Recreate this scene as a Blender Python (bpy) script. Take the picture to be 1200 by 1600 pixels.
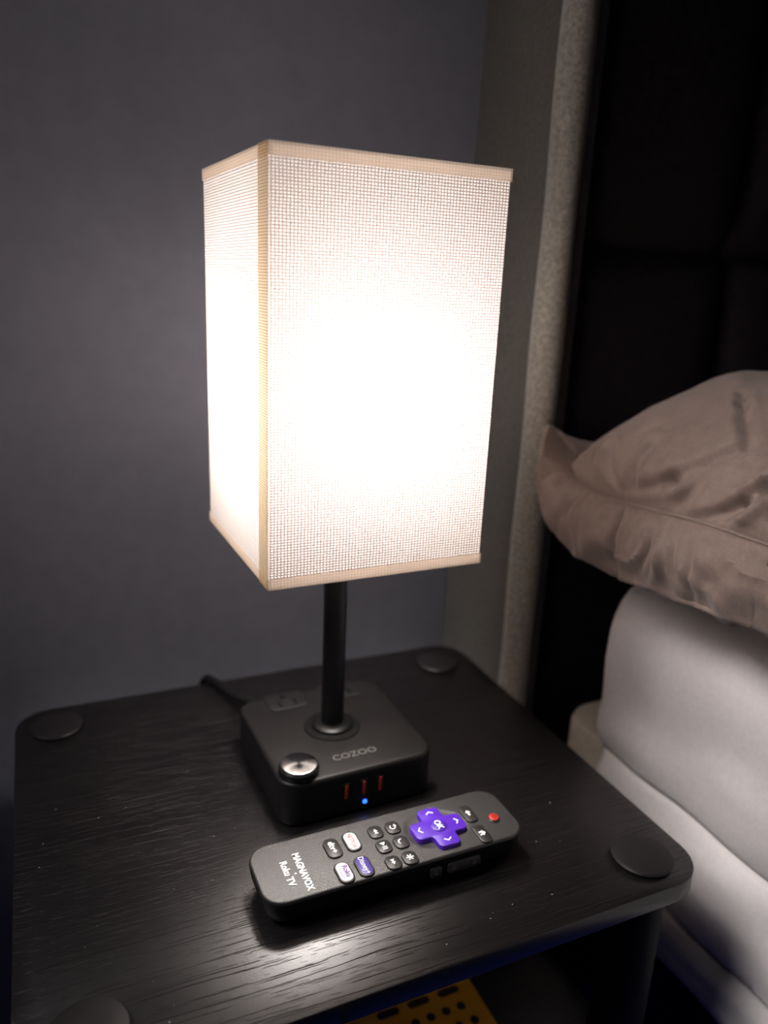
import bpy, math, random
from mathutils import Vector, Matrix, noise
random.seed(7)
PI = math.pi
for o in list(bpy.data.objects): bpy.data.objects.remove(o)
SC = bpy.context.scene
COL = SC.collection
T = 0.44                       # height of the table top above the floor

# ------------------------------------------------------------------ camera
cd = bpy.data.cameras.new('camera'); cam = bpy.data.objects.new('camera', cd); COL.objects.link(cam)
cd.sensor_fit = 'HORIZONTAL'; cd.sensor_width = 36.0; cd.lens = 1215.3 / 1200 * 36
cd.clip_start = 0.01; cd.clip_end = 30
right = Vector((0.9129187, -0.4058603, 0.0430913))
down = Vector((-0.0789147, -0.2791146, -0.9570097))
fwd = Vector((0.4004397, 0.8702715, -0.2868372))
m = Matrix((( right.x, -down.x, -fwd.x, 0.0301), (right.y, -down.y, -fwd.y, -0.2512),
            (right.z, -down.z, -fwd.z, 0.3145 + T), (0, 0, 0, 1)))
cam.matrix_world = m
cd.dof.use_dof = True; cd.dof.focus_distance = 0.397; cd.dof.aperture_fstop = 5.8
SC.camera = cam

# ------------------------------------------------------------------ world, exposure
w = bpy.data.worlds.new('world'); SC.world = w; w.use_nodes = True
w.node_tree.nodes['Background'].inputs[0].default_value = (0.55, 0.6, 1.0, 1)
w.node_tree.nodes['Background'].inputs[1].default_value = 0.013
SC.view_settings.view_transform = 'Standard'; SC.view_settings.look = 'None'
SC.view_settings.gamma = 1; SC.view_settings.use_curve_mapping = False
SC.view_settings.exposure = 0.0
la = bpy.data.lights.new('bed_fill_light', 'AREA'); la.shape = 'DISK'; la.size = .55; la.energy = 1.15; la.spread = math.radians(44); la.color = (1.0, .95, .93)  # added fill light out of view, brightens the sheet and pillow
lo = bpy.data.objects.new('bed_fill_light', la); COL.objects.link(lo); lo.location = (-.62, .03, T+1.22)
lo.rotation_euler = (Vector((.42, -.06, T-.05))-lo.location).to_track_quat('-Z', 'Y').to_euler()
BULB = 146.0                   # emission of the lamp's bulb (used in the lamp's builder)

# ------------------------------------------------------------------ node helpers
def newmat(name):
    M = bpy.data.materials.new(name); M.use_nodes = True
    nt = M.node_tree; nt.nodes.clear()
    out = nt.nodes.new('ShaderNodeOutputMaterial')
    return M, nt, out
class N:
    def __init__(s, nt): s.nt = nt
    def node(s, typ, **kw):
        n = s.nt.nodes.new(typ)
        for k, v in kw.items(): setattr(n, k, v)
        return n
    def put(s, sock, v):
        if v is None: return
        if isinstance(v, bpy.types.NodeSocket): s.nt.links.new(v, sock)
        else: sock.default_value = v
    def m(s, op, a, b=None, c=None, clamp=False):
        n = s.node('ShaderNodeMath', operation=op, use_clamp=clamp)
        s.put(n.inputs[0], a); s.put(n.inputs[1], b); s.put(n.inputs[2], c)
        return n.outputs[0]
    def ss(s, x, a, b, lo=0.0, hi=1.0):
        n = s.node('ShaderNodeMapRange', interpolation_type='SMOOTHSTEP')
        for i, v in enumerate((x, a, b, lo, hi)): s.put(n.inputs[i], v)
        return n.outputs[0]
    def coord(s, which='Object'):
        return s.node('ShaderNodeTexCoord').outputs[which]
    def mapping(s, vec, scale=(1,1,1), rot=(0,0,0), loc=(0,0,0)):
        n = s.node('ShaderNodeMapping'); s.put(n.inputs[0], vec)
        n.inputs['Scale'].default_value = scale; n.inputs['Rotation'].default_value = rot; n.inputs['Location'].default_value = loc
        return n.outputs[0]
    def noise(s, vec, scale, detail=2, rough=.5, dist=0):
        n = s.node('ShaderNodeTexNoise'); s.put(n.inputs['Vector'], vec)
        n.inputs['Scale'].default_value = scale; n.inputs['Detail'].default_value = detail
        n.inputs['Roughness'].default_value = rough; n.inputs['Distortion'].default_value = dist
        return n.outputs[0]
    def mix(s, f, a, b):
        n = s.node('ShaderNodeMix', data_type='RGBA'); s.put(n.inputs[0], f); s.put(n.inputs[6], a); s.put(n.inputs[7], b)
        return n.outputs[2]
    def bump(s, h, strength=.5, dist=.001, normal=None):
        n = s.node('ShaderNodeBump'); s.put(n.inputs['Height'], h); n.inputs['Strength'].default_value = strength
        n.inputs['Distance'].default_value = dist; s.put(n.inputs['Normal'], normal)
        return n.outputs[0]
def C4(c): return (c[0], c[1], c[2], 1)

def plastic(name, col, rough=.5, bscale=0, bstr=.3, bdist=.0003, metal=0, spec=.5, emit=None, estr=0, aniso=0, sheen=0):
    M, nt, out = newmat(name); n = N(nt)
    p = n.node('ShaderNodeBsdfPrincipled')
    co = n.coord()
    v = n.noise(co, 60, 3)
    n.put(p.inputs['Base Color'], n.mix(v, C4([c*.88 for c in col]), C4([min(1, c*1.12) for c in col])))
    p.inputs['Roughness'].default_value = rough; p.inputs['Metallic'].default_value = metal
    p.inputs['Specular IOR Level'].default_value = spec
    if sheen:
        p.inputs['Sheen Weight'].default_value = sheen; p.inputs['Sheen Roughness'].default_value = .5
    if bscale: n.put(p.inputs['Normal'], n.bump(n.noise(co, bscale, 2), bstr, bdist))
    if emit:
        p.inputs['Emission Color'].default_value = C4(emit); p.inputs['Emission Strength'].default_value = estr
    if aniso:
        p.inputs['Anisotropic'].default_value = aniso
        t = n.node('ShaderNodeTangent', direction_type='RADIAL', axis='Z'); nt.links.new(t.outputs[0], p.inputs['Tangent'])
    nt.links.new(p.outputs[0], out.inputs[0])
    return M

def wood_laminate():
    M, nt, out = newmat('black_ash_laminate'); n = N(nt)
    p = n.node('ShaderNodeBsdfPrincipled'); co = n.coord()
    warp = n.noise(n.mapping(co, (14, 30, 1)), 1, 2)
    sp = n.node('ShaderNodeSeparateXYZ'); nt.links.new(co, sp.inputs[0]); X, Y = sp.outputs[0], sp.outputs[1]
    wl = n.m('MULTIPLY', n.m('SUBTRACT', n.noise(n.mapping(co, (5, 16, 1)), 1, 2), .5), .012)
    ws = n.m('MULTIPLY', n.m('SUBTRACT', n.noise(n.mapping(co, (170, 200, 1)), 1, 2), .5), .0007)
    Yw = n.m('ADD', n.m('ADD', Y, wl), ws)
    def grooves(pitch, wid, seed, lo, hi, fx):
        q = n.m('ADD', n.m('DIVIDE', Yw, pitch), seed)
        idx = n.m('FLOOR', q); fr = n.m('FRACT', q)
        cv = n.node('ShaderNodeCombineXYZ'); n.put(cv.inputs[0], n.m('MULTIPLY', X, fx)); n.put(cv.inputs[1], n.m('MULTIPLY', idx, 7.37)); cv.inputs[2].default_value = seed
        on = n.ss(n.noise(cv.outputs[0], 1, 2, .6), lo, hi)
        wn = n.node('ShaderNodeTexWhiteNoise', noise_dimensions='1D'); n.put(wn.inputs['W'], n.m('ADD', idx, seed))
        cen = n.m('MULTIPLY_ADD', wn.outputs[0], .7, .15)
        return n.m('MULTIPLY', n.ss(n.m('ABSOLUTE', n.m('SUBTRACT', fr, cen)), wid*.35, wid, 1, 0), on)
    g = n.m('MAXIMUM', grooves(.0052, .050, 3.0, .44, .52, 22), n.m('MAXIMUM', n.m('MULTIPLY', grooves(.0033, .060, 11.0, .50, .58, 38), .85), n.m('MULTIPLY', grooves(.0019, .09, 29.0, .52, .60, 55), .6)))
    stip = n.noise(co, 900, 3, .6)
    h = n.m('SUBTRACT', n.m('MULTIPLY', stip, .27), n.m('MULTIPLY', g, 1.0))
    n.put(p.inputs['Normal'], n.bump(h, .6, .00028))
    base = n.mix(warp, (.0042, .0034, .0036, 1), (.0070, .0056, .0059, 1))
    n.put(p.inputs['Base Color'], n.mix(n.m('MULTIPLY', g, .9), base, (.013, .009, .009, 1)))
    rr = n.noise(n.mapping(co, (6, 40, 1)), 1, 2)
    n.put(p.inputs['Roughness'], n.m('ADD', n.ss(rr, .2, .8, .29, .35), n.m('MULTIPLY', g, .4), clamp=True))
    n.put(p.inputs['Specular IOR Level'], n.m('MULTIPLY_ADD', g, -.65, .72))
    nt.links.new(p.outputs[0], out.inputs[0])
    return M

def weave(name, cell, thread, tint=(1,1,1), fac=.255, dens=1.0, diff=(.37,.35,.33)):
    """open basket weave: threads let through less light than the gaps (UV in metres)"""
    M, nt, out = newmat(name); n = N(nt)
    uv = n.node('ShaderNodeUVMap').outputs[0]
    sep = n.node('ShaderNodeSeparateXYZ'); nt.links.new(uv, sep.inputs[0])
    nz = n.noise(uv, 90, 2); nz2 = n.noise(uv, 900, 1)
    du = n.m('MULTIPLY', n.m('SUBTRACT', nz, .5), .0008)
    u = n.m('ADD', sep.outputs[0], du); v = n.m('ADD', sep.outputs[1], n.m('MULTIPLY', n.m('SUBTRACT', nz2, .5), .00012))
    def line(x, per, k):
        c = n.m('MULTIPLY_ADD', n.m('COSINE', n.m('MULTIPLY', x, 2*PI/per)), .5, .5)
        return n.m('POWER', c, k)
    tu = line(u, .00178, 2.4); tv = line(v, .00145, 1.9)
    t = n.m('MAXIMUM', tu, tv)
    t = n.m('MULTIPLY', t, n.ss(nz2, .3, .7, .93, 1.05), clamp=True)
    t = n.m('MULTIPLY', t, dens, clamp=True)
    c = n.mix(t, C4([a*b for a, b in zip(cell, tint)]), C4([a*b for a, b in zip(thread, tint)]))
    tr = n.node('ShaderNodeBsdfTranslucent'); n.put(tr.inputs[0], c)
    df = n.node('ShaderNodeBsdfDiffuse'); df.inputs[0].default_value = C4(diff)
    nr = n.bump(t, .5, .0003)
    n.put(df.inputs['Normal'], nr)
    mx = n.node('ShaderNodeMixShader'); mx.inputs[0].default_value = fac
    nt.links.new(df.outputs[0], mx.inputs[1]); nt.links.new(tr.outputs[0], mx.inputs[2]); nt.links.new(mx.outputs[0], out.inputs[0])
    return M

def fabric(name, c1, c2, weavescale=1100, bstr=.5, rough=.9, sheen=.0, big=0, vsc=(1,1,1)):
    M, nt, out = newmat(name); n = N(nt)
    p = n.node('ShaderNodeBsdfPrincipled'); co = n.coord()
    a = n.noise(n.mapping(co, vsc), weavescale, 2, .7); b = n.noise(n.mapping(co, vsc), weavescale*.22, 2, .7)
    f = n.ss(n.m('ADD', n.m('MULTIPLY', a, .5), n.m('MULTIPLY', b, .5)), .36, .64)
    n.put(p.inputs['Base Color'], n.mix(f, C4(c1), C4(c2)))
    p.inputs['Roughness'].default_value = rough; p.inputs['Specular IOR Level'].default_value = .25
    p.inputs['Sheen Weight'].default_value = sheen
    h = n.m('ADD', a, n.m('MULTIPLY', n.noise(co, 22, 3), big))
    n.put(p.inputs['Normal'], n.bump(h, bstr, .0004))
    nt.links.new(p.outputs[0], out.inputs[0])
    return M

# ------------------------------------------------------------------ mesh helpers
def link(name, verts, faces, mat, parent=None, smooth=False, uvs=None, org=(0,0,0)):
    me = bpy.data.meshes.new(name)
    ox, oy, oz = org
    me.from_pydata([(v[0]-ox, v[1]-oy, v[2]-oz) for v in verts], [], faces)
    me.materials.append(mat)
    if uvs:
        l = me.uv_layers.new(name='UVMap')
        for i, lp in enumerate(me.loops): l.data[i].uv = uvs[lp.vertex_index]
    if smooth:
        me.polygons.foreach_set('use_smooth', [True]*len(me.polygons))
        me.set_sharp_from_angle(angle=math.radians(38))
    me.update()
    o = bpy.data.objects.new(name, me); COL.objects.link(o)
    if parent: o.parent = parent
    return o
def root(name, loc, rz=0):
    o = bpy.data.objects.new(name, None); COL.objects.link(o); o.empty_display_size = .02
    o.location = loc; o.rotation_euler.z = rz
    return o
def tag(o, label=None, cat=None, group=None, kind=None):
    if label: o['label'] = label
    if cat: o['category'] = cat
    if group: o['group'] = group
    if kind: o['kind'] = kind
    return o
def rr(w, h, r, n=6, cx=0, cy=0):
    r = max(1e-5, min(r, w/2-1e-6, h/2-1e-6)); pts = []
    for qx, qy, a0 in ((1,1,0),(-1,1,90),(-1,-1,180),(1,-1,270)):
        for k in range(n+1):
            a = math.radians(a0 + 90*k/n)
            pts.append((cx+qx*(w/2-r)+r*math.cos(a), cy+qy*(h/2-r)+r*math.sin(a)))
    return pts
def circ(r, n=32, cx=0, cy=0): return [(cx+r*math.cos(2*PI*k/n), cy+r*math.sin(2*PI*k/n)) for k in range(n)]
def loft(rings, cap0=True, cap1=True):
    """rings: list of lists of 3D points, same length -> verts, faces"""
    V, F = [], []
    n = len(rings[0])
    for r in rings: V += r
    for i in range(len(rings)-1):
        for k in range(n):
            a, b = i*n+k, i*n+(k+1) % n
            F.append((a, b, b+n, a+n))
    if cap0: F.append(tuple(reversed(range(n))))
    if cap1: F.append(tuple(range((len(rings)-1)*n, len(rings)*n)))
    return V, F
def slab(w, h, r, z0, z1, bev=.0005, cx=0, cy=0, n=6, bot=True):
    """rounded-rectangle block with a rounded upper and lower rim"""
    L = []
    prof = []
    if bot: prof += [(bev, z0), (bev*.3, z0+bev*.3), (0, z0+bev)]
    else: prof += [(0, z0)]
    prof += [(0, z1-bev), (bev*.3, z1-bev*.3), (bev, z1)]
    for d, z in prof: L.append([(x, y, z) for x, y in rr(w-2*d, h-2*d, r-d, n, cx, cy)])
    return loft(L)
def lathe(prof, n=40, cx=0, cy=0, cap0=True, cap1=True):
    return loft([[(x, y, z) for x, y in circ(max(r, 1e-5), n, cx, cy)] for r, z in prof], cap0, cap1)
def poly(pts, z0, z1):
    n = len(pts); V = [(x, y, z0) for x, y in pts]+[(x, y, z1) for x, y in pts]
    F = [tuple(range(n, 2*n)), tuple(reversed(range(n)))]+[(k, (k+1) % n, n+(k+1) % n, n+k) for k in range(n)]
    return V, F
def join(*parts):
    V, F = [], []
    for v, f in parts:
        o = len(V); V += list(v); F += [tuple(i+o for i in q) for q in f]
    return V, F
def box(x0, y0, z0, x1, y1, z1):
    return poly([(x0,y0),(x1,y0),(x1,y1),(x0,y1)], z0, z1)
def tube(path, r, n=12):
    rings = []
    P = [Vector(p) for p in path]
    up = Vector((0,0,1)); prev = None
    for i, p in enumerate(P):
        d = (P[min(i+1, len(P)-1)]-P[max(i-1, 0)]).normalized()
        if prev is None:
            a = d.cross(up); a = a if a.length > .1 else d.cross(Vector((1,0,0)))
        else: a = prev - d*prev.dot(d)
        a.normalize(); prev = a; b = d.cross(a)
        q = r[i] if isinstance(r, (list, tuple)) else r
        rings.append([tuple(p+a*q*math.cos(2*PI*k/n)+b*q*math.sin(2*PI*k/n)) for k in range(n)])
    return loft(rings)
def xf(vf, M):
    return [tuple(M @ Vector(v)) for v in vf[0]], vf[1]
def text(name, s, size, loc, mat, parent, rz=0, bold=0.0, sx=1.0, depth=.00012, spacing=1.0, rx=0):
    cu = bpy.data.curves.new(name, 'FONT'); cu.body = s; cu.size = size
    cu.align_x = 'CENTER'; cu.align_y = 'CENTER'; cu.extrude = depth; cu.offset = bold; cu.space_character = spacing
    cu.resolution_u = 3
    t = bpy.data.objects.new(name, cu); COL.objects.link(t)
    dg = bpy.context.evaluated_depsgraph_get()
    me = bpy.data.meshes.new_from_object(t.evaluated_get(dg))
    bpy.data.objects.remove(t); bpy.data.curves.remove(cu)
    me.materials.clear(); me.materials.append(mat)
    o = bpy.data.objects.new(name, me); COL.objects.link(o)
    o.location = loc; o.rotation_euler = (rx, 0, rz); o.scale = (sx, 1, 1); o.parent = parent
    return o

# ------------------------------------------------------------------ materials
M_wood = wood_laminate()
M_cap = plastic('black_cap_plastic', (.012,.010,.011), .5, 1500, .15, spec=.35)
M_tube = plastic('black_tube_plastic', (.004,.004,.004), .6, spec=.2)
M_wall = plastic('grey_wall_paint', (.205,.212,.262), .85, 260, .25, .0006, spec=.3)
M_carpet = fabric('navy_carpet', (.016,.028,.24), (.025,.045,.38), 500, 1.0, 1.0)
M_lampblk = plastic('matt_black_base_plastic', (.009,.008,.0078), .46, 2500, .12, spec=.35)
M_lampside = plastic('black_side_plastic', (.010,.009,.010), .45)
M_pole = plastic('black_pole_metal', (.006,.006,.006), .36, metal=.0, spec=.35)
M_chrome = plastic('brushed_metal', (.40,.38,.37), .24, metal=1, aniso=.9)
M_knobside = plastic('dark_chrome', (.05,.05,.05), .25, metal=.8)
M_print = plastic('grey_print', (.15,.145,.14), .5)
M_usb = plastic('orange_red_port', (.42,.045,.02), .5)
M_led = plastic('blue_led', (.02,.1,1), .4, emit=(.02,.12,1.0), estr=3.5)
M_bulb, nt, out = newmat('lit_bulb'); n = N(nt)
em = n.node('ShaderNodeEmission'); em.inputs[0].default_value = (1, .92, .87, 1); em.inputs[1].default_value = BULB
nt.links.new(em.outputs[0], out.inputs[0])
M_socket = plastic('white_socket', (.7,.68,.65), .5)
M_wire = plastic('grey_wire', (.4,.38,.36), .4, metal=1)
M_weave = weave('open_weave_shade_cloth', (1.0,.985,.95), (.23,.150,.135))
M_hem = weave('folded_hem_cloth', (1.0,.90,.78), (.70,.55,.45), dens=.5, fac=.97)
M_seam = weave('corner_overlap_cloth', (1.0,.92,.72), (.40,.29,.18), fac=.97)
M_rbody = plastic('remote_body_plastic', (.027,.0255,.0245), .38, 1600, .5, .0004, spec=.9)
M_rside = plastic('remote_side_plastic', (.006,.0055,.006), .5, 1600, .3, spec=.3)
M_btn = plastic('black_rubber_button', (.022,.020,.020), .42, 2500, .15)
M_white = plastic('white_print', (1,1,1), .5, emit=None)
M_btnwhite = plastic('white_button_face', (.93,.92,.93), .4)
M_purple = plastic('purple_rubber', (.090,.018,.46), .42, 2500, .12)
M_purple2 = plastic('dark_purple_rubber', (.070,.014,.37), .42)
M_indigo = plastic('indigo_button_face', (.055,.032,.26), .42)
M_redp = plastic('red_print', (.75,.03,.04), .5)
M_redbtn = plastic('red_rubber', (.55,.03,.02), .4)
M_ppl = plastic('purple_print', (.16,.04,.30), .5)
M_ppl2 = plastic('pale_purple_print', (.50,.42,.60), .5)
M_faint = plastic('faint_print', (.05,.05,.065), .5)
M_hbside = fabric('grey_linen_upholstery', (.040,.036,.030), (.085,.077,.067), 1500, .8, .9, .2)
M_hbedge_lit = fabric('grey_linen_lit_edge', (.12,.108,.09), (.28,.255,.22), 1500, .8, .9, .3)  # side linen made paler: lamplight on the rounded edge put into the colour
M_hbmain = fabric('charcoal_upholstery', (.016,.013,.016), (.030,.024,.028), 700, .6, .9)
M_sheet = fabric('white_sheet', (.80,.76,.76), (.86,.82,.82), 900, .15, .85, 0)
M_beige = fabric('beige_box_spring_cloth', (.50,.44,.38), (.60,.54,.46), 900, .4, .9)
M_pillow = fabric('taupe_pillow_cloth', (.190,.140,.118), (.230,.172,.145), 900, .2, .55, .25, 1.2)
M_yellow = plastic('yellow_cover', (.80,.36,.02), .5)
M_yelprint = plastic('dark_print', (.03,.02,.015), .5)
M_dust = plastic('pale_dust', (.5,.48,.46), .8)
M_frame = plastic('black_bed_metal', (.015,.015,.016), .5)

# ------------------------------------------------------------------ setting
WY = .365
v, f = box(-1.6, WY, 0, 2.6, WY+.1, 2.4)
tag(link('wall_back', v, f, M_wall), kind='structure')
v, f = box(-1.6, -2.4, -.05, 2.6, WY+.1, 0)
tag(link('floor', v, f, M_carpet), kind='structure')

# ------------------------------------------------------------------ side table
W, D = .3609, .308
tab = tag(root('side_table', (W/2, D/2, 0)), 'black wood-grain side table with four round corner caps, under the lamp', 'table')
TB = (W/2, D/2, 0)
def tpart(name, vf, mat, smooth=True, par=tab): return link(name, vf[0], vf[1], mat, par, smooth, org=TB)
tpart('tabletop', slab(W, D, .024, T-.0125, T, .0007, W/2, D/2, 8), M_wood)
legs = ((.030, .026), (.331, .0245), (.027, .280), (.329, .276))
for lx, ly in legs:
    tpart('leg', lathe([(.0155, 0), (.0165, .002), (.0165, T-.0130), (.0150, T-.0128)], 32, lx, ly), M_tube)
    tpart('leg_cap', lathe([(.0160, T-.0004), (.0172, T+.0009), (.0176, T+.0020), (.0168, T+.0030), (.0140, T+.0036), (.009, T+.0040), (.003, T+.0042)], 40, lx, ly), M_cap)
SH = T-.177
tpart('shelf', slab(W, D, .024, SH-.0125, SH, .0007, W/2, D/2, 8), M_wood)
tpart('shelf', slab(W, D, .024, .03, .0425, .0007, W/2, D/2, 8), M_wood)

# flat yellow case lying on the shelf
yc = tag(root('booklet', (.235, .06, SH+.0)), 'flat yellow booklet with dark printed marks, on the shelf under the tabletop', 'booklet')
YB = (.235, .06, 0)
link('cover', *slab(.104, .130, .004, 0, .006, .0006, .235, .0615), M_yellow, yc, True, org=YB)
for cx_ in (.2675, .2440, .2205):
    link('printed_bar', *slab(.0165, .0058, .0028, .0060, .0062, .00005, cx_, .1185), M_yelprint, yc, org=YB)
for row in range(4):
    for k in range(5):
        link('printed_dot', *lathe([(.0031, .0060), (.0031, .0062)], 20, .2705-k*.0118+row*.0035, .1050-row*.013), M_yelprint, yc, org=YB)

# ------------------------------------------------------------------ table lamp
LX, LY, LTH = .1935, .1708, math.radians(1.5)
lamp = tag(root('table_lamp', (LX, LY, T+.0006), LTH), 'lit table lamp with square woven white shade on a black charging base', 'lamp')
HB, BW = .0296, .1018
# base: body + top plate with rounded rim
prof = [(.0020, .0), (.0005, .0012), (0, .004), (0, HB-.0030)]
link('base', *loft([[(x, y, z) for x, y in rr(BW-2*d, BW-2*d, .0125-d, 8)] for d, z in prof]), M_lampside, lamp, True)
prof = [(0, HB-.0030), (.0001, HB-.0018), (.0006, HB-.0009), (.0014, HB-.0003), (.0026, HB)]
link('base_cover', *loft([[(x, y, z) for x, y in rr(BW-2*d, BW-2*d, .0125-d, 8)] for d, z in prof]), M_lampblk, lamp, True)
# pole with flared collar
link('collar', *lathe([(.0185, HB), (.0180, HB+.0008), (.0135, HB+.0012), (.0130, HB+.0030), (.0112, HB+.0042), (.0085, HB+.0046)], 48), M_pole, lamp, True)
link('pole', *lathe([(.0074, HB+.0040), (.0074, .205)], 40), M_pole, lamp, True)
link('socket', *lathe([(.0120, .2050), (.0150, .2065), (.0150, .2250), (.0135, .2270)], 32), M_socket, lamp, True)
bz = .2520
link('bulb', *lathe([(.0130, .2275), (.0140, .2310)]+[(.0280*math.sin(a), bz+.002-.028*math.cos(a)) for a in [math.radians(q) for q in range(38, 181, 12)]], 32), M_bulb, lamp, True)
# knob
kn = link('dial', *lathe([(.0118, HB), (.0122, HB+.0008), (.0122, HB+.0040), (.0112, HB+.0052)], 48, 0, 0), M_knobside, lamp, True)
kn.location = (-.0368, -.0385, 0)
ds = link('dial_face', *lathe([(.0111, HB+.0050), (.0109, HB+.0056), (.0104, HB+.0058)], 64, cap0=False), M_chrome, kn, True)
text('brand_lettering', 'COZOO', .0078, (.0015, -.0345, HB+.0001), M_print, lamp, 0, .0, 1.0, .0001)
# power outlets on the base
for ox_, oy_ in ((-.0185, .0405), (.0215, .0405)):
    ol = link('outlet', *slab(.026, .022, .004, HB-.0002, HB+.0006, .0002, ox_, oy_), M_lampside, lamp, True)
    for sx_, sy_, w_, h_ in ((-.0050, -.003, .0020, .0070), (.0060, -.003, .0020, .0080)):
        link('slot', *slab(w_, h_, .0006, HB+.0006, HB+.0014, .0003, ox_+sx_, oy_+sy_), M_pole, ol, True)
    link('ground_hole', *lathe([(.0024, HB+.0006), (.0024, HB+.0013), (.0018, HB+.0016)], 24, ox_, oy_+.0055), M_pole, ol, True)
# usb ports and light on the front
fy = -BW/2
for ux in (-.0108, .0008, .0118):
    pr = link('charging_port', *xf(slab(.0052, .0118, .0008, 0, .0007, .0002), Matrix.Translation((ux, fy, .0168)) @ Matrix.Rotation(PI/2, 4, 'X')), M_pole, lamp, True)
    link('port_tongue', *xf(slab(.0022, .0096, .0004, .0007, .0010, .0001), Matrix.Translation((ux, fy, .0168)) @ Matrix.Rotation(PI/2, 4, 'X')), M_usb, pr, True)
link('indicator_light', *xf(lathe([(.0015, 0), (.0014, .0004), (.0008, .0007)], 20), Matrix.Translation((.0019, fy, .0062)) @ Matrix.Rotation(PI/2, 4, 'X')), M_led, lamp, True)
# cord leaving the back of the base, over the table's back edge
def cord_path():
    P = [Vector((-.030, BW/2-.002, .012)), Vector((-.031, BW/2+.012, .0125)), Vector((-.0335, BW/2+.028, .010)), Vector((-.040, BW/2+.050, .006)),
         Vector((-.047, BW/2+.078, .0045)), Vector((-.052, BW/2+.0905, .001)), Vector((-.054, BW/2+.096, -.02)), Vector((-.055, BW/2+.0965, -.10)), Vector((-.056, BW/2+.0965, -.22)), Vector((-.05, BW/2+.0965, -.415))]
    out = []
    for i in range(len(P)-1):
        p0, p1, p2, p3 = P[max(i-1,0)], P[i], P[i+1], P[min(i+2, len(P)-1)]
        for k in range(8):
            t = k/8
            out.append(.5*((2*p1)+(p2-p0)*t+(2*p0-5*p1+4*p2-p3)*t*t+(3*p1-p0-3*p2+p3)*t**3))
    return out+[P[-1]]
cp = cord_path()
cd_ = link('power_cord', *tube(cp, [max(.0031, .0065-.0002*i) if i < 17 else .0031 for i in range(len(cp))], 12), M_pole, lamp, True)

# shade: four woven panels on a wire frame, hems folded outward, overlap strip at the near corner
SS, ZB, ZT = .1255, .1594, .3692
half = SS/2
def sheetgrid(w, h, z0, bow, nu=24, nv=36):
    V, F, U = [], [], []
    for j in range(nv+1):
        for i in range(nu+1):
            a = i/nu; b = j/nv
            x = (a-.5)*w
            dip = bow*math.sin(PI*a)
            V.append((x, -dip*.6, z0+b*h - (dip*.9 if b == 1 else 0) ))
            U.append((x+.5, z0+b*h))
    for j in range(nv):
        for i in range(nu):
            k = j*(nu+1)+i; F.append((k, k+1, k+nu+2, k+nu+1))
    return V, F, U
def strip3d(w, h, z0, off, x0=None):
    x0 = -w/2 if x0 is None else x0
    V = [(x0, -off, z0), (x0+w, -off, z0), (x0+w, -off, z0+h), (x0, -off, z0+h)]
    U = [(x0+.5, z0), (x0+w+.5, z0), (x0+w+.5, z0+h), (x0+.5, z0+h)]
    return V, [(0, 1, 2, 3)], U
for k in range(4):          # 0 front, 1 right, 2 back, 3 left
    R = Matrix.Rotation(k*PI/2, 4, 'Z') @ Matrix.Translation((0, -half, 0))
    V, F, U = sheetgrid(SS, ZT-ZB, ZB, .0003)
    V, F = xf((V, F), R)
    pn = link('shade_panel', V, F, M_weave, lamp, True, U)
    for z0 in (ZB-.0002, ZT-.0060):
        V, F, U = strip3d(SS+.0012, .0062, z0, .0007)
        V, F = xf((V, F), R)
        link('hem', V, F, M_hem, pn, False, U)
# overlap strip on the left panel next to the near corner, wrapping 1 mm onto the front
R = Matrix.Rotation(3*PI/2, 4, 'Z') @ Matrix.Translation((0, -half, 0))
V, F, U = strip3d(.0150, ZT-ZB+.0006, ZB-.0003, .0011, half-.0150+.0006)
U = [(a*1.37, b*1.07) for a, b in U]
V, F = xf((V, F), R)
ov = link('corner_overlap', V, F, M_seam, lamp, False, U)
def wire(p, q, r=.0009): return tube([p, q], r, 8)
for z in (ZB+.001, ZT-.001):
    q = half-.0012
    c_ = [(-q, -q, z), (q, -q, z), (q, q, z), (-q, q, z)]
    ringv = [[(x*k_, y*k_, z+dz_) for k_, dz_ in ((1, -.0008), (1, .0008), (.975, .0008), (.975, -.0008))] for x, y, _ in c_]
    Vr, Fr = [], []
    for rg in ringv: Vr += rg
    for a in range(4):
        for b in range(4):
            a2, b2 = (a+1) % 4, (b+1) % 4
            Fr.append((a*4+b, a2*4+b, a2*4+b2, a*4+b2))
    link('shade_ring', Vr, Fr, M_wire, lamp)
for sx in (-1, 1):
    q = half-.0016
    link('support_wire', *tube([(sx*.0130, 0, .2100), (sx*.0180, 0, .2040), (sx*q*.7, 0, ZB+.016), (sx*q, 0, ZB+.001)], .0009, 8), M_wire, lamp, True)

# ------------------------------------------------------------------ remote control (local: x to the right, y towards its head)
rem = tag(root('remote_control', (.1900, .0688, T+.0005), math.radians(-90+.3)), 'black television remote with purple direction pad, on the table before the lamp', 'remote')
RW, RL, RH = .0432, .1520, .0188
def rp(name, vf, mat, par=rem, smooth=True): return link(name, vf[0], vf[1], mat, par, smooth)
prof = [(.0100, 0.0), (.0070, .0006), (.0045, .0022), (.0024, .0055), (.0010, .0100), (.0002, .0145), (0, RH-.0018)]
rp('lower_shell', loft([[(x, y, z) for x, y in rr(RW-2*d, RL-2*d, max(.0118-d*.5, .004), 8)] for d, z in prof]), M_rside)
# top shell with the shallow round dish under the direction pad
prof = [(0, RH-.0018), (.00008, RH-.0010), (.0004, RH-.0003), (.0010, RH)]
tv, tf = loft([[(x, y, z) for x, y in rr(RW-2*d, RL-2*d, .0118-d, 8)] for d, z in prof], True, False)
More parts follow.
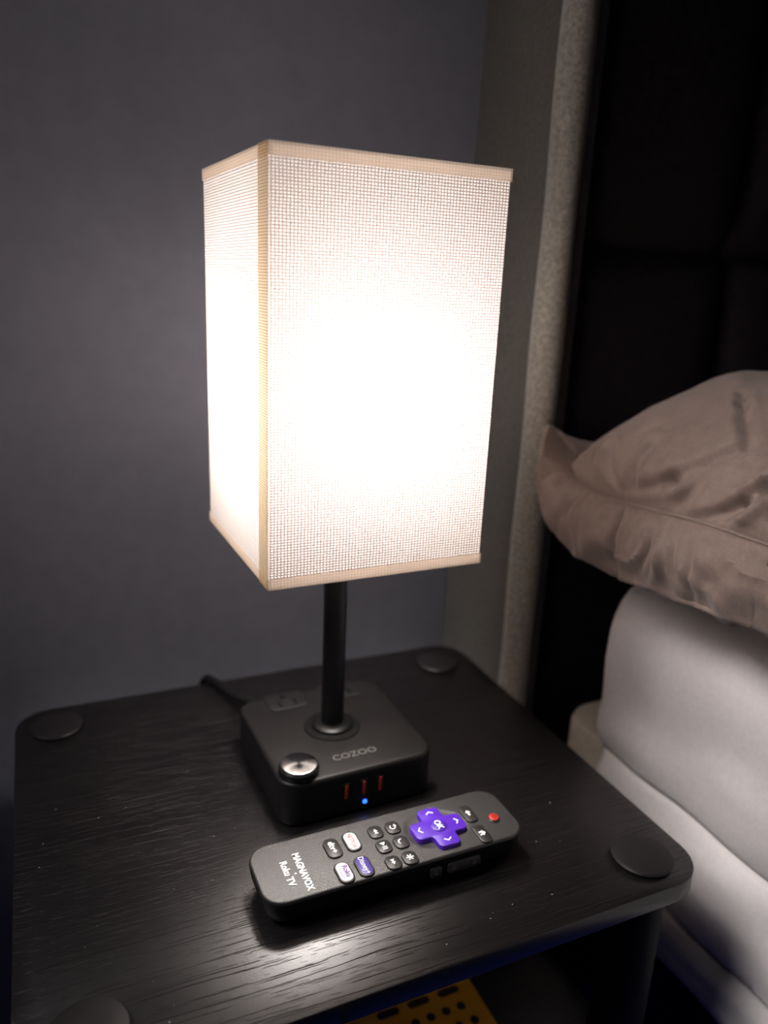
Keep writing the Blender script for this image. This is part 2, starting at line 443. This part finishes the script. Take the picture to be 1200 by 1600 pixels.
# radial top surface: blend outer outline to rings round the dish centre
dcx, dcy = 0.0, .0285
outer = [(x, y) for x, y in rr(RW-.0020, RL-.0020, .0108, 8)]
nO = len(outer)
def dens(pts, k):
    o = []
    for i in range(len(pts)):
        a, b = pts[i], pts[(i+1) % len(pts)]
        for q in range(k): o.append((a[0]+(b[0]-a[0])*q/k, a[1]+(b[1]-a[1])*q/k))
    return o
K = 4
oD = dens(outer, K)
def dish(r): 
    t = min(1, max(0, (r-.0150)/(.0195-.0150))); t = t*t*(3-2*t)
    return RH-.0006*(1-t)
ringsD = [[(x, y, RH) for x, y in oD]]
for r in (.0196, .0190, .0183, .0175, .0168, .0160, .012, .006, .0015):
    ring = []
    for x, y in oD:
        a = math.atan2(y-dcy, x-dcx); ring.append((dcx+r*math.cos(a), dcy+r*math.sin(a), dish(r)))
    ringsD.append(ring)
dv, df_ = loft(ringsD, False, True)
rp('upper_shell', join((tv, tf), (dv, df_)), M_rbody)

def button(name, cx, cy, w_, h_, r_, z1=RH+.0011, mat=M_btn, face=None, fi=.0009):
    b = rp(name, slab(w_, h_, r_, RH-.0004, z1, .0006, cx, cy, 6, False), mat)
    if face: rp('button_face', slab(w_-2*fi, h_-2*fi, r_-fi*.7, z1-.0001, z1+.00018, .0001, cx, cy, 6, False), face, b)
    return b, z1
def sym(par, z, *polys, mat=M_white, name='symbol'):
    return rp(name, join(*[poly(p, z-.00005, z+.00013) for p in polys]), mat, par, False)
def L(x, y): return (y-.0688)*-1, x-.1900     # table coordinates -> remote local
zt = RH+.0011
# streaming buttons
pos = {'a': L(.1583,.0741), 'b': L(.1698,.0751), 'c': L(.1576,.0551), 'd': L(.1689,.0556)}
b, z = button('app_button', *pos['a'], .0150, .0086, .0038)
text('lettering', 'dtv+', .0050, (*pos['a'], z+.0001), M_white, b, 0, .00012, .95)
b, z = button('app_button', *pos['b'], .0150, .0086, .0038, face=M_btnwhite); b['label'] = 'white app button with red lettering'
text('lettering', 'NETFLIX', .0036, (*pos['b'], z+.0002), M_redp, b, 0, .0, .85)
b, z = button('app_button', *pos['c'], .0150, .0086, .0038, face=M_btnwhite); b['label'] = 'white app button with purple lettering'
text('lettering', 'Roku', .0040, (pos['c'][0], pos['c'][1]+.0012, z+.0002), M_ppl, b, 0, .00008, 1.0)
text('lettering', 'Channel', .0028, (pos['c'][0], pos['c'][1]-.0018, z+.0002), M_ppl2, b, 0, .0, .95)
b, z = button('app_button', *pos['d'], .0150, .0086, .0038, face=M_indigo); b['label'] = 'indigo app button with white script'
text('lettering', 'Disney+', .0043, (*pos['d'], z+.0002), M_white, b, 0, .00002, .90)
# small keys
def tri(cx, cy, s, d): return [(cx-d*s*.5, cy-s*.6), (cx+d*s*.5, cy), (cx-d*s*.5, cy+s*.6)] if d > 0 else [(cx-d*s*.5, cy+s*.6), (cx+d*s*.5, cy), (cx-d*s*.5, cy-s*.6)]
def rect(cx, cy, a, b_): return [(cx-a/2, cy-b_/2), (cx+a/2, cy-b_/2), (cx+a/2, cy+b_/2), (cx-a/2, cy+b_/2)]
def arcband(cx, cy, r, t, a0, a1, n=14):
    A = [math.radians(a0+(a1-a0)*k/n) for k in range(n+1)]
    return [(cx+(r+t/2)*math.cos(a), cy+(r+t/2)*math.sin(a)) for a in A]+[(cx+(r-t/2)*math.cos(a), cy+(r-t/2)*math.sin(a)) for a in reversed(A)]
KW, KH, KR = .0098, .0083, .0032
p = L(.1849, .0774); b, z = button('rewind_button', *p, KW, KH, KR)
sym(b, z, tri(p[0]-.0009, p[1], .0020, -1), tri(p[0]+.0009, p[1], .0020, -1))
p = L(.1846, .0652); b, z = button('play_button', *p, KW, KH, KR)
sym(b, z, tri(p[0]-.0014, p[1], .0026, 1), rect(p[0]+.0008, p[1], .0007, .0028), rect(p[0]+.0022, p[1], .0007, .0028))
p = L(.1843, .0524); b, z = button('forward_button', *p, KW, KH, KR)
sym(b, z, tri(p[0]-.0009, p[1], .0020, 1), tri(p[0]+.0009, p[1], .0020, 1))
p = L(.1954, .0772); b, z = button('replay_button', *p, KW, KH, KR)
sym(b, z, arcband(p[0], p[1]-.0001, .0015, .0006, -150, 120), [(p[0]-.0003, p[1]+.0025), (p[0]-.0022, p[1]+.0013), (p[0]-.0003, p[1]+.0004)])
p = L(.1949, .0651); b, z = button('night_button', *p, KW, KH, KR)
A = [math.radians(q) for q in range(150, 346, 13)]
cres = [(p[0]+.0019*math.cos(a), p[1]+.0019*math.sin(a)) for a in A]
c2 = (p[0]+.0007, p[1]+.0009)
e0, e1 = cres[-1], cres[0]
a1_ = math.atan2(e0[1]-c2[1], e0[0]-c2[0]); a0_ = math.atan2(e1[1]-c2[1], e1[0]-c2[0])
if a0_ > a1_: a0_ -= 2*PI
for k in range(1, 12):
    a = a1_+(a0_-a1_)*k/12; t_ = k/12; r_ = math.hypot(e0[0]-c2[0], e0[1]-c2[1])*(1-t_)+math.hypot(e1[0]-c2[0], e1[1]-c2[1])*t_
    cres.append((c2[0]+r_*math.cos(a), c2[1]+r_*math.sin(a)))
sym(b, z, cres)
p = L(.1941, .0524); b, z = button('options_button', *p, KW, KH, KR)
arms = []
for k in range(6):
    a = math.radians(90+60*k); ca, sa = math.cos(a), math.sin(a)
    arms.append([(p[0]+ca*r-sa*s_, p[1]+sa*r+ca*s_) for r, s_ in ((0, -.00032), (.0021, -.00038), (.0021, .00038), (0, .00032))])
sym(b, z, *arms)
# upper keys
p = L(.2413, .0722); b, z = button('back_button', *p, .0145, .0074, .0030)
sym(b, z, [(p[0]-.0024, p[1]), (p[0]-.0004, p[1]-.0018), (p[0]-.0004, p[1]-.0006), (p[0]+.0020, p[1]-.0006), (p[0]+.0020, p[1]+.0006), (p[0]-.0004, p[1]+.0006), (p[0]-.0004, p[1]+.0018)])
p = L(.2402, .0546); b, z = button('home_button', *p, .0145, .0074, .0030)
sym(b, z, [(p[0]-.0015, p[1]-.0018), (p[0]-.0006, p[1]-.0018), (p[0]-.0006, p[1]-.0004), (p[0]+.0006, p[1]-.0004), (p[0]+.0006, p[1]-.0018), (p[0]+.0015, p[1]-.0018), (p[0]+.0015, p[1]+.0002), (p[0]+.0022, p[1]+.0002), (p[0], p[1]+.0021), (p[0]-.0022, p[1]+.0002), (p[0]-.0015, p[1]+.0002)])
p = L(.2534, .0638); b = rp('power_button', lathe([(.0036, RH-.0004), (.0036, RH+.0005), (.0030, RH+.0010)], 32, *p), M_btn)
rp('red_cap', lathe([(.0029, RH+.0009), (.0028, RH+.0014), (.0020, RH+.0017)], 32, *p), M_redbtn, b)
rp('symbol', join(poly(arcband(p[0], p[1], .0012, .0004, 120, 420), RH+.0016, RH+.00185), poly(rect(p[0], p[1]+.0011, .0004, .0014), RH+.0016, RH+.00185)), plastic('dark_red_print', (.18,.01,.01), .5), b, False)
# direction pad
px_, py_ = 0.0015, .0290
def plus(a, w_, r, ri, n=6):
    """outline of a plus with rounded outer and inner corners, arm reach a, arm width w_"""
    q = []
    h_ = w_/2
    for k in range(4):
        c, s = math.cos(k*PI/2), math.sin(k*PI/2)
        loc = []
        for i in range(n+1):      # outer corner (a, -h) .. turning
            t = math.radians(-90+90*i/n); loc.append((a-r+r*math.cos(t), -h_+r+r*math.sin(t)))
        for i in range(n+1):
            t = math.radians(90*i/n); loc.append((a-r+r*math.cos(t), h_-r+r*math.sin(t)))
        for i in range(n+1):      # inner corner at (h, h)
            t = math.radians(-90-90*i/n); loc.append((h_+ri+ri*math.cos(t), h_+ri+ri*math.sin(t)))
        for x, y in loc: q.append((px_+x*c-y*s, py_+x*s+y*c))
    return q
zp = RH+.0026
prof = [(0, RH-.0012), (0, zp-.0008), (.0002, zp-.0003), (.0008, zp)]
PA, PW = .0158, .0134
pad = rp('direction_pad', loft([[(x, y, z_) for x, y in plus(PA-d, PW-2*d, .0030, .0018+d)] for d, z_ in prof]), M_purple)
rp('ok_button', lathe([(.0050, zp-.0003), (.0050, zp+.0002), (.0045, zp+.0006), (.002, zp+.0007)], 40, px_, py_), M_purple2, pad)
text('lettering', 'OK', .0052, (px_, py_, zp+.0008), M_white, pad, 0, .00012, .95)
for k in range(4):
    c, s = math.cos(k*PI/2), math.sin(k*PI/2)
    ch = [(.0104, -.0020), (.0110, -.0024), (.0128, 0), (.0110, .0024), (.0104, .0020), (.0119, 0)]
    ch = [(px_+x*c-y*s, py_+x*s+y*c) for x, y in ch]
    rp('arrow', poly(ch, zp-.0001, zp+.00015), M_white, pad, False)
# writing at the tail
text('brand_lettering', 'MAGNAVOX', .0051, (*L(.1381, .0645), RH+.0001), M_white, rem, 0, .00020, .94)
text('brand_lettering', 'Roku TV', .0052, (*L(.1303, .0657), RH+.0001), M_white, rem, 0, .00019, .96)
p = L(.1343, .0643); rp('printed_dot', lathe([(.0006, RH), (.0006, RH+.00015)], 16, *p), M_white)
# side keys (on the side that faces the camera: local +x)
for y0, y1 in ((.2040, .2112), (.2148, .2352)):
    cyl = (y0+y1)/2-.1900; wl = y1-y0
    Mx = Matrix.Translation((RW/2-.0011, cyl, .0098)) @ Matrix.Rotation(math.radians(80), 4, 'Y')
    sb = rp('side_button', xf(slab(.0062, wl, .0020, 0, .0019, .0005), Mx), M_btn)
    for q in ((cyl,) if wl < .01 else (cyl-.0064, cyl+.0064)):
        Mq = Matrix.Translation((RW/2-.0011, q, .0098)) @ Matrix.Rotation(math.radians(80), 4, 'Y')
        s_ = rp('symbol', xf(join(poly([(-.0006,-.0008),(.0002,-.0008),(.0012,-.0016),(.0012,.0016),(.0002,.0008),(-.0006,.0008)], .0019, .0020), poly(rect(-.0015, 0, .0006, .0012), .0019, .0020)), Mq), M_faint, sb, False)

# ------------------------------------------------------------------ bed: headboard
HBX = .376
hb = tag(root('headboard', (.9, .30, 0)), 'tall upholstered headboard, grey linen side wing and black panelled front, behind the pillow', 'headboard')
HO = (.9, .30, 0)
def hpart(name, vf, mat, smooth=True, par=hb): return link(name, vf[0], vf[1], mat, par, smooth, org=HO)
HT = 1.25
def wingplan():
    pts = [(HBX+.006, WY-.003), (HBX+.002, .300), (HBX, .268)]
    r = .014
    for k in range(1, 10):                     # rounded front edge
        a = math.radians(180+90*k/9); pts.append((HBX+r+r*math.cos(a), .240+.010+(.016)*math.sin(a)))
    pts += [(HBX+.026, .236), (HBX+.034, .244), (HBX+.036, .262), (HBX+.036, WY-.003)]
    return pts
wp = wingplan()
hpart('side_wing', loft([[(x, y, 0.0) for x, y in wp], [(x, y, HT) for x, y in wp]]), M_hbside)
hpart('edge_roll', loft([[(HBX+.0065+(.0115+.0008*math.sin(z*37))*math.cos(a)*1.0, .2385+.0130*math.sin(a), z) for a in [2*PI*k/20 for k in range(20)]] for z in [HT*q/60 for q in range(61)]]), M_hbedge_lit)
hpart('back_board', box(HBX+.0365, .275, 0.0, 1.60, WY-.003, HT), M_hbmain)
def cushion(x0, x1, z0, z1, y0, th, r=.012):
    n = 10; V, F = [], []
    for j in range(n+1):
        for i in range(n+1):
            a = 2*i/n-1; b_ = 2*j/n-1
            a = math.copysign(abs(a)**.55, a); b_ = math.copysign(abs(b_)**.55, b_)
            e = math.sqrt(max(0, 1-abs(a)**5))*math.sqrt(max(0, 1-abs(b_)**5))
            V.append(((x0+x1)/2+a*(x1-x0)/2, y0-th*e, (z0+z1)/2+b_*(z1-z0)/2))
    for j in range(n):
        for i in range(n):
            k = j*(n+1)+i; F.append((k, k+1, k+n+2, k+n+1))
    return V, F
xs = [HBX+.037, .580, .785, .990, 1.195, 1.400, 1.600]
zs = [T-.094, T+.126, T+.346, T+.566, T+.786]
for i in range(len(xs)-1):
    for j in range(len(zs)-1):
        hpart('upholstery_panel', cushion(xs[i]+.0008, xs[i+1]-.0008, zs[j]+.0008, zs[j+1]-.0008, .2748, .022), M_hbmain)

# ------------------------------------------------------------------ bed: frame, box spring, mattress with sheet
BX0, BX1, BY0 = .428, 1.55, -1.75
bf = tag(root('bed_frame', (BX0+.05, 0, 0)), 'black metal bed frame under the box spring', 'bed frame')
FO = (BX0+.05, 0, 0)
link('rails', *join(box(BX0+.03, BY0+.03, T-.200, BX0+.06, .205, T-.1615), box(BX1-.06, BY0+.03, T-.200, BX1-.03, .205, T-.1615),
     box(BX0+.06, .175, T-.200, BX1-.06, .205, T-.1615), box(BX0+.06, BY0+.03, T-.200, BX1-.06, BY0+.06, T-.1615)), M_frame, bf, org=FO)
for lx, ly in ((BX0+.05, .17), (BX1-.05, .17), (BX0+.05, BY0+.06), (BX1-.05, BY0+.06)):
    link('leg', *lathe([(.016, 0), (.016, T-.2)], 16, lx, ly), M_frame, bf, True, org=FO)
bs = slab(BX1-BX0, .232-BY0, .03, T-.160, T-.0362, .008, (BX0+BX1)/2, (.232+BY0)/2)
bsp = tag(root('box_spring', (.9, -.7, T-.160)), 'low box spring under the mattress, beige end showing, white cover hanging at its side', 'box spring')
BO = (.9, -.7, T-.160)
link('body', bs[0], bs[1], M_beige, bsp, True, org=BO)['label'] = 'beige cloth-covered box spring body'

mt = tag(root('mattress', (.9, -.7, T-.034)), 'mattress in a white fitted sheet beside the side table, under the taupe pillow', 'mattress')
MO = (.9, -.7, T-.034)
link('mattress_body', *slab(1.54-.442, .160+1.74, .05, T-.0335, T+.095, .02, (.442+1.54)/2, (.160-1.74)/2), M_sheet, mt, True, org=MO)
def sheet():
    XS, YS, R = .420, .183, .020
    cont = []       # (x, y, nx, ny, s, w) w=1 side, 0 head end
    for k in range(12): x = 1.54-(1.54-XS-R)*k/12; cont.append((x, YS, 0, 1, 0))
    for k in range(13):
        a = math.radians(90+90*k/12); cont.append((XS+R+R*math.cos(a), YS-R+R*math.sin(a), math.cos(a), math.sin(a), k/12))
    y = YS-R; 
    while y > -.55: y -= .006; cont.append((XS, y, -1, 0, 1))
    while y > -1.74: y -= .03; cont.append((XS, y, -1, 0, 1))
    prof = [(.40,.111),(.20,.111),(.10,.1105),(.060,.110),(.042,.108),(.028,.1035),(.017,.096),(.009,.086),(.004,.074)]
    prof += [(.0015, .074-.012*k) for k in range(1, 9)]           # down to -.022
    prof += [(.003,-.029),(.0055,-.034),(.003,-.040),(.0,-.047),(-.001,-.056),(-.001,-.066),(-.0005,-.078),(0,-.090),(.001,-.100),(.003,-.108),(.0075,-.114),(.0085,-.118),(.005,-.123),(.001,-.130),(-.001,-.138),(0,-.146),(.003,-.154),(.005,-.162)]
    V, F, F2 = [], [], []
    nP = len(prof)
    for i, (x, y, nx, ny, wgt) in enumerate(cont):
        for j, (ins, z) in enumerate(prof):
            zz = z
            if z < -.02: zz = -.02+(z+.02)*(.12+.88*min(1, wgt*1.0)) if wgt < 1 else z
            amp = min(1, max(0, (.085-z)/.06))*wgt
            dwn = min(1, max(0, (-.02-z)/.12))
            q = y - .35*z
            fold = .0022*math.sin(q*31+1.0+z*18)+.0014*math.sin(q*67+z*40)+.0030*dwn*math.sin(y*42+2.0)
            fold += .006*(noise.noise(Vector((y*5, z*26+y*3, 1.3))))+.003*noise.noise(Vector((y*11, z*60+y*5, 4.1)))
            # small puckers near the head corner
            for (py, pz, ww) in ((.150, .030, .004), (.146, .020, .003), (.148, -.01, .003)):
                fold -= .0030*math.exp(-((z-pz-(.15-y)*-.5)/ww)**2)*math.exp(-((y-py+.012)/.014)**2)
            d = -ins*(1 if ins > .1 else .6)+fold*amp
            rampy = min(1, max(0, (.13-y)/.10))
            if -.042 < z < -.024: d -= .0045*rampy*math.exp(-((z+.033)/.006)**2)
            if z < -.105: d -= .006*rampy*math.exp(-((z+.118)/.006)**2)
            if z < -.12: zz += .006*math.sin(y*23+.7)*dwn*wgt
            V.append((x+nx*d, y+ny*d, zz+T))
    for i in range(len(cont)-1):
        for j in range(nP-1):
            a = i*nP+j; Q = (a, a+nP, a+nP+1, a+1)
            if prof[j][1] > -.033: F.append(Q)
            elif cont[i][4] >= .99: F2.append(Q)
    def trim(Fs):
        used = sorted({i for q in Fs for i in q}); mp = {u: i for i, u in enumerate(used)}
        return [V[u] for u in used], [tuple(mp[i] for i in q) for q in Fs]
    return trim(F), trim(F2)
(v, f), (v2, f2) = sheet()
sk = link('hanging_cover', v2, f2, M_sheet, bsp, True, org=BO); sk['label'] = 'white cover hanging over the side'
md = sk.modifiers.new('thick', 'SOLIDIFY'); md.thickness = .0012; md.offset = -1
sh = link('fitted_sheet', v, f, M_sheet, mt, True, org=MO)
md = sh.modifiers.new('thick', 'SOLIDIFY'); md.thickness = .0012; md.offset = -1
link('sheet_top', *box(.70, -1.60, T+.1085, 1.53, -.10, T+.1112), M_sheet, mt, org=MO)

# ------------------------------------------------------------------ pillow
pl = tag(root('pillow', (.72, -.02, T+.1125)), 'large taupe pillow in a stitched, gathered cover, on the white sheet against the headboard', 'pillow')
PO = (.72, -.02, T+.1125)
PX0, PX1, PY0, PY1 = .395, 1.05, -.36, .222
SEAMZ = .180
segs = [((.395,.080,.180),(.398,.056,.199),.0055,.0032),((.398,.056,.199),(.403,.040,.216),.0055,.0034),
        ((.395,.146,.176),(.404,.141,.214),.0060,.0024),((.395,.156,.177),(.400,.181,.206),.005,.0024),
        ((.395,.145,.173),(.398,.112,.199),.0055,.0022),((.398,.112,.199),(.415,.078,.230),.0055,.0022),
        ((.455,.118,.254),(.445,.108,.250),.0045,.0022),((.445,.108,.250),(.418,.075,.228),.0045,.0022),
        ((.403,.045,.212),(.398,.025,.19),.0045,.0026),((.396,.10,.183),(.400,.09,.21),.006,.0020),((.396,.06,.183),(.401,.066,.215),.006,.0016)]
segs = [(Vector(a), Vector(b_), w_, d) for a, b_, w_, d in segs]
def segd(P, a, b_):
    ab = b_-a; t = max(0, min(1, (P-a).dot(ab)/ab.dot(ab))); return (P-(a+ab*t)).length
def grid1(a, b_, near, n, pw=2.2):
    """denser towards near end"""
    return [a+(b_-a)*((k/n)**pw) for k in range(n+1)] if near == 0 else [a+(b_-a)*(1-(1-k/n)**pw) for k in range(n+1)]
gx = [PX0+.16*(1-math.cos(PI/2*k/130)) for k in range(130)]+[PX0+.16+(PX1-PX0-.16)*math.sin(PI/2*k/40) for k in range(41)]
gy = [PY0+(-.08-PY0)*(1-math.cos(PI/2*k/30)) for k in range(30)]+[-.08+(PY1+.08)*math.sin(PI/2*k/230) for k in range(231)]
def ee(d, R): d = max(0, min(1, d/R)); return math.sqrt(max(0, 1-(1-d)**2))
def base_z(x, y): return SEAMZ+.083*ee(x-PX0, .12)*ee(PX1-x, .12)*ee(PY1-y, .085)*ee(y-PY0, .1)
def snap(P):
    if P.x > .412: return Vector((P.x, P.y, base_z(P.x, P.y)))
    a, b_ = PX0, .44
    for _ in range(30):
        c = (a+b_)/2
        if base_z(c, P.y) < P.z: a = c
        else: b_ = c
    return Vector((a, P.y, base_z(a, P.y)))
segs = [(snap(a), snap(b_), w_, d) for a, b_, w_, d in segs]
def top_p(x, y):
    z = base_z(x, y); P = Vector((x, y, z)); q = .0004
    n_ = Vector(((base_z(x-q, y)-base_z(x+q, y))/(2*q), (base_z(x, y-q)-base_z(x, y+q))/(2*q), 1)).normalized()
    e_ = (z-SEAMZ)/.083; h = 0
    if x < .52 and y > -.06:
        sd = min(1, max(0, (z-SEAMZ-.001)/.010))
        for a, b_, w_, d in segs:
            w_ = w_*.8; r = segd(P, a, b_); h += sd*d*(-1.5*math.exp(-(r/w_)**2)+.6*math.exp(-((r-w_*2)/w_)**2))*min(1, (1.02-e_)*6)
    soft = min(1, e_*4)
    h += .0040*noise.noise(Vector((x*17, y*13, z*17)))*soft+.0030*noise.noise(Vector((x*34+y*14, y*50-x*18, z*30)))*soft
    h += .0016*math.sin(y*150+5*noise.noise(Vector((y*20, z*30, 0))))*math.exp(-max(0, z-SEAMZ)/.02)*min(1, e_*8)
    if e_ < .002: h = 0
    return P+n_*h
V, F = [], []
nx, ny = len(gx), len(gy)
for y in gy:
    for x in gx:
        P_ = top_p(x, y); V.append((P_.x, P_.y, P_.z+T))
for y in gy:
    for x in gx:
        e_ = ee(x-PX0, .09)*ee(PX1-x, .09)*ee(PY1-y, .07)*ee(y-PY0, .09)
        V.append((x, y, SEAMZ-.0665*e_+T))
for s_ in (0, 1):
    for j in range(ny-1):
        for i in range(nx-1):
            k = s_*nx*ny+j*nx+i
            F.append((k, k+1, k+nx+1, k+nx) if s_ == 0 else (k, k+nx, k+nx+1, k+1))
link('pillow_body', V, F, M_pillow, pl, True, org=PO)
# gathered border, hanging at the side and curled up at the back corner
S = [(.392,-.36,.184),(.392,-.20,.1845),(.392,.0,.1845),(.391,.030,.184),(.391,.075,.1825),(.391,.110,.179),(.391,.145,.1755),(.391,.172,.175),(.394,.192,.176),(.399,.206,.179),(.408,.214,.184),(.425,.219,.190),(.50,.221,.197),(.70,.222,.195)]
H_ = [(.386,-.36,.140),(.386,-.20,.139),(.386,.0,.137),(.385,.030,.135),(.3845,.075,.1305),(.3845,.110,.1275),(.384,.145,.1265),(.382,.180,.1280),(.3775,.206,.142),(.3727,.2175,.168),(.3728,.2200,.192),(.378,.2205,.2150),(.398,.2215,.206),(.432,.2225,.198),(.50,.2235,.200),(.70,.2235,.198)]
def cat(P, n):
    P = [Vector(p) for p in P]; cum = [0]
    for i in range(1, len(P)): cum.append(cum[-1]+1)
    out = []
    for q in range(n+1):
        s_ = q/n*(len(P)-1); i = min(int(s_), len(P)-2); t = s_-i
        p0, p1, p2, p3 = P[max(i-1,0)], P[i], P[i+1], P[min(i+2, len(P)-1)]
        out.append(.5*((2*p1)+(p2-p0)*t+(2*p0-5*p1+4*p2-p3)*t*t+(3*p1-p0-3*p2+p3)*t**3))
    return out
S = S[:9]+[(.397,.200,.1775)]+S[9:11]+S[11:]+[(.72,.222,.195)]
S = S[:len(H_)]
NS = 420
cs, ch = cat(S, NS), cat(H_, NS)
NV = 14
V, F = [], []
for i in range(NS+1):
    a, b_ = cs[i], ch[i]
    tan = (cs[min(i+1, NS)]-cs[max(i-1, 0)]).normalized()
    nor = (b_-a).cross(tan).normalized()
    if nor.dot(Vector((-1, -.3, 0))) < 0: nor = -nor
    arc = a.y
    for j in range(NV+1):
        t = j/NV
        p = a.lerp(b_, t)
        bulge = .0075*math.sin(PI*min(1, t*1.05))
        g = 0
        ph = arc*95+9*noise.noise(Vector((arc*17, .3, t*1.2)))
        g += .0030*math.sin(ph)*(t**.8)*(1-.45*t)+.0014*math.sin(ph*2.3+1+t*2)*math.sin(PI*t)+.004*noise.noise(Vector((arc*60, t*2.5, 5)))*math.sin(PI*t*.8)
        # deep fold under the star of creases
        g -= .0065*math.exp(-((arc-(.142-.006*t))/.0032)**2)*min(1, t*4)*(1-.6*t)
        g -= .0050*math.exp(-((arc-(.184+.003*t))/.0032)**2)*min(1, t*3)*(1-.6*t)
        g -= .0050*math.exp(-((arc-(.073-.006*t))/.003)**2)*min(1, max(0, t-.3)*3)*(1-.6*t)
        fade = 1 if arc < .20 else .25
        p = p+nor*((bulge+g)*fade)
        V.append((p.x, p.y, p.z+T+(.0012*math.sin(ph*1.0+.8)*t)*fade))
for i in range(NS):
    for j in range(NV):
        k = i*(NV+1)+j; F.append((k, k+1, k+NV+2, k+NV+1))
fl = link('gathered_border', V, F, M_pillow, pl, True, org=PO)
md = fl.modifiers.new('thick', 'SOLIDIFY'); md.thickness = .0022; md.offset = 0
# piping cord along the seam, with stitches
pv, pf = tube([Vector((p.x-.0010, p.y, p.z+T+.0006)) for p in cs[::3]], .0012, 8)
link('stitched_seam', pv, pf, M_pillow, pl, True, org=PO)

# ------------------------------------------------------------------ dust specks on the table top
V, F = [], []
spots = [(.046,.170),(.023,.187),(.062,.174),(.103,.197),(.0155,.158),(.013,.139),(.241,.022),(.196,.012),(.265,.020),(.281,.058),(.106,.130),(.063,.020),(.31,.085),(.225,.018)]
for i, (x, y) in enumerate(spots+[(random.uniform(.02,.34), random.uniform(.01,.16)) for _ in range(26)]):
    s_ = .00030 if i < 14 else .00016
    if .10 < x < .28 and .035 < y < .10: continue
    vf = box(x-s_, y-s_*.7, T, x+s_, y+s_*.8, T+s_*.8); V, F = join((V, F), vf)
tag(link('dust_specks', V, F, M_dust), 'pale dust specks scattered on the black tabletop', 'dust', kind='stuff')
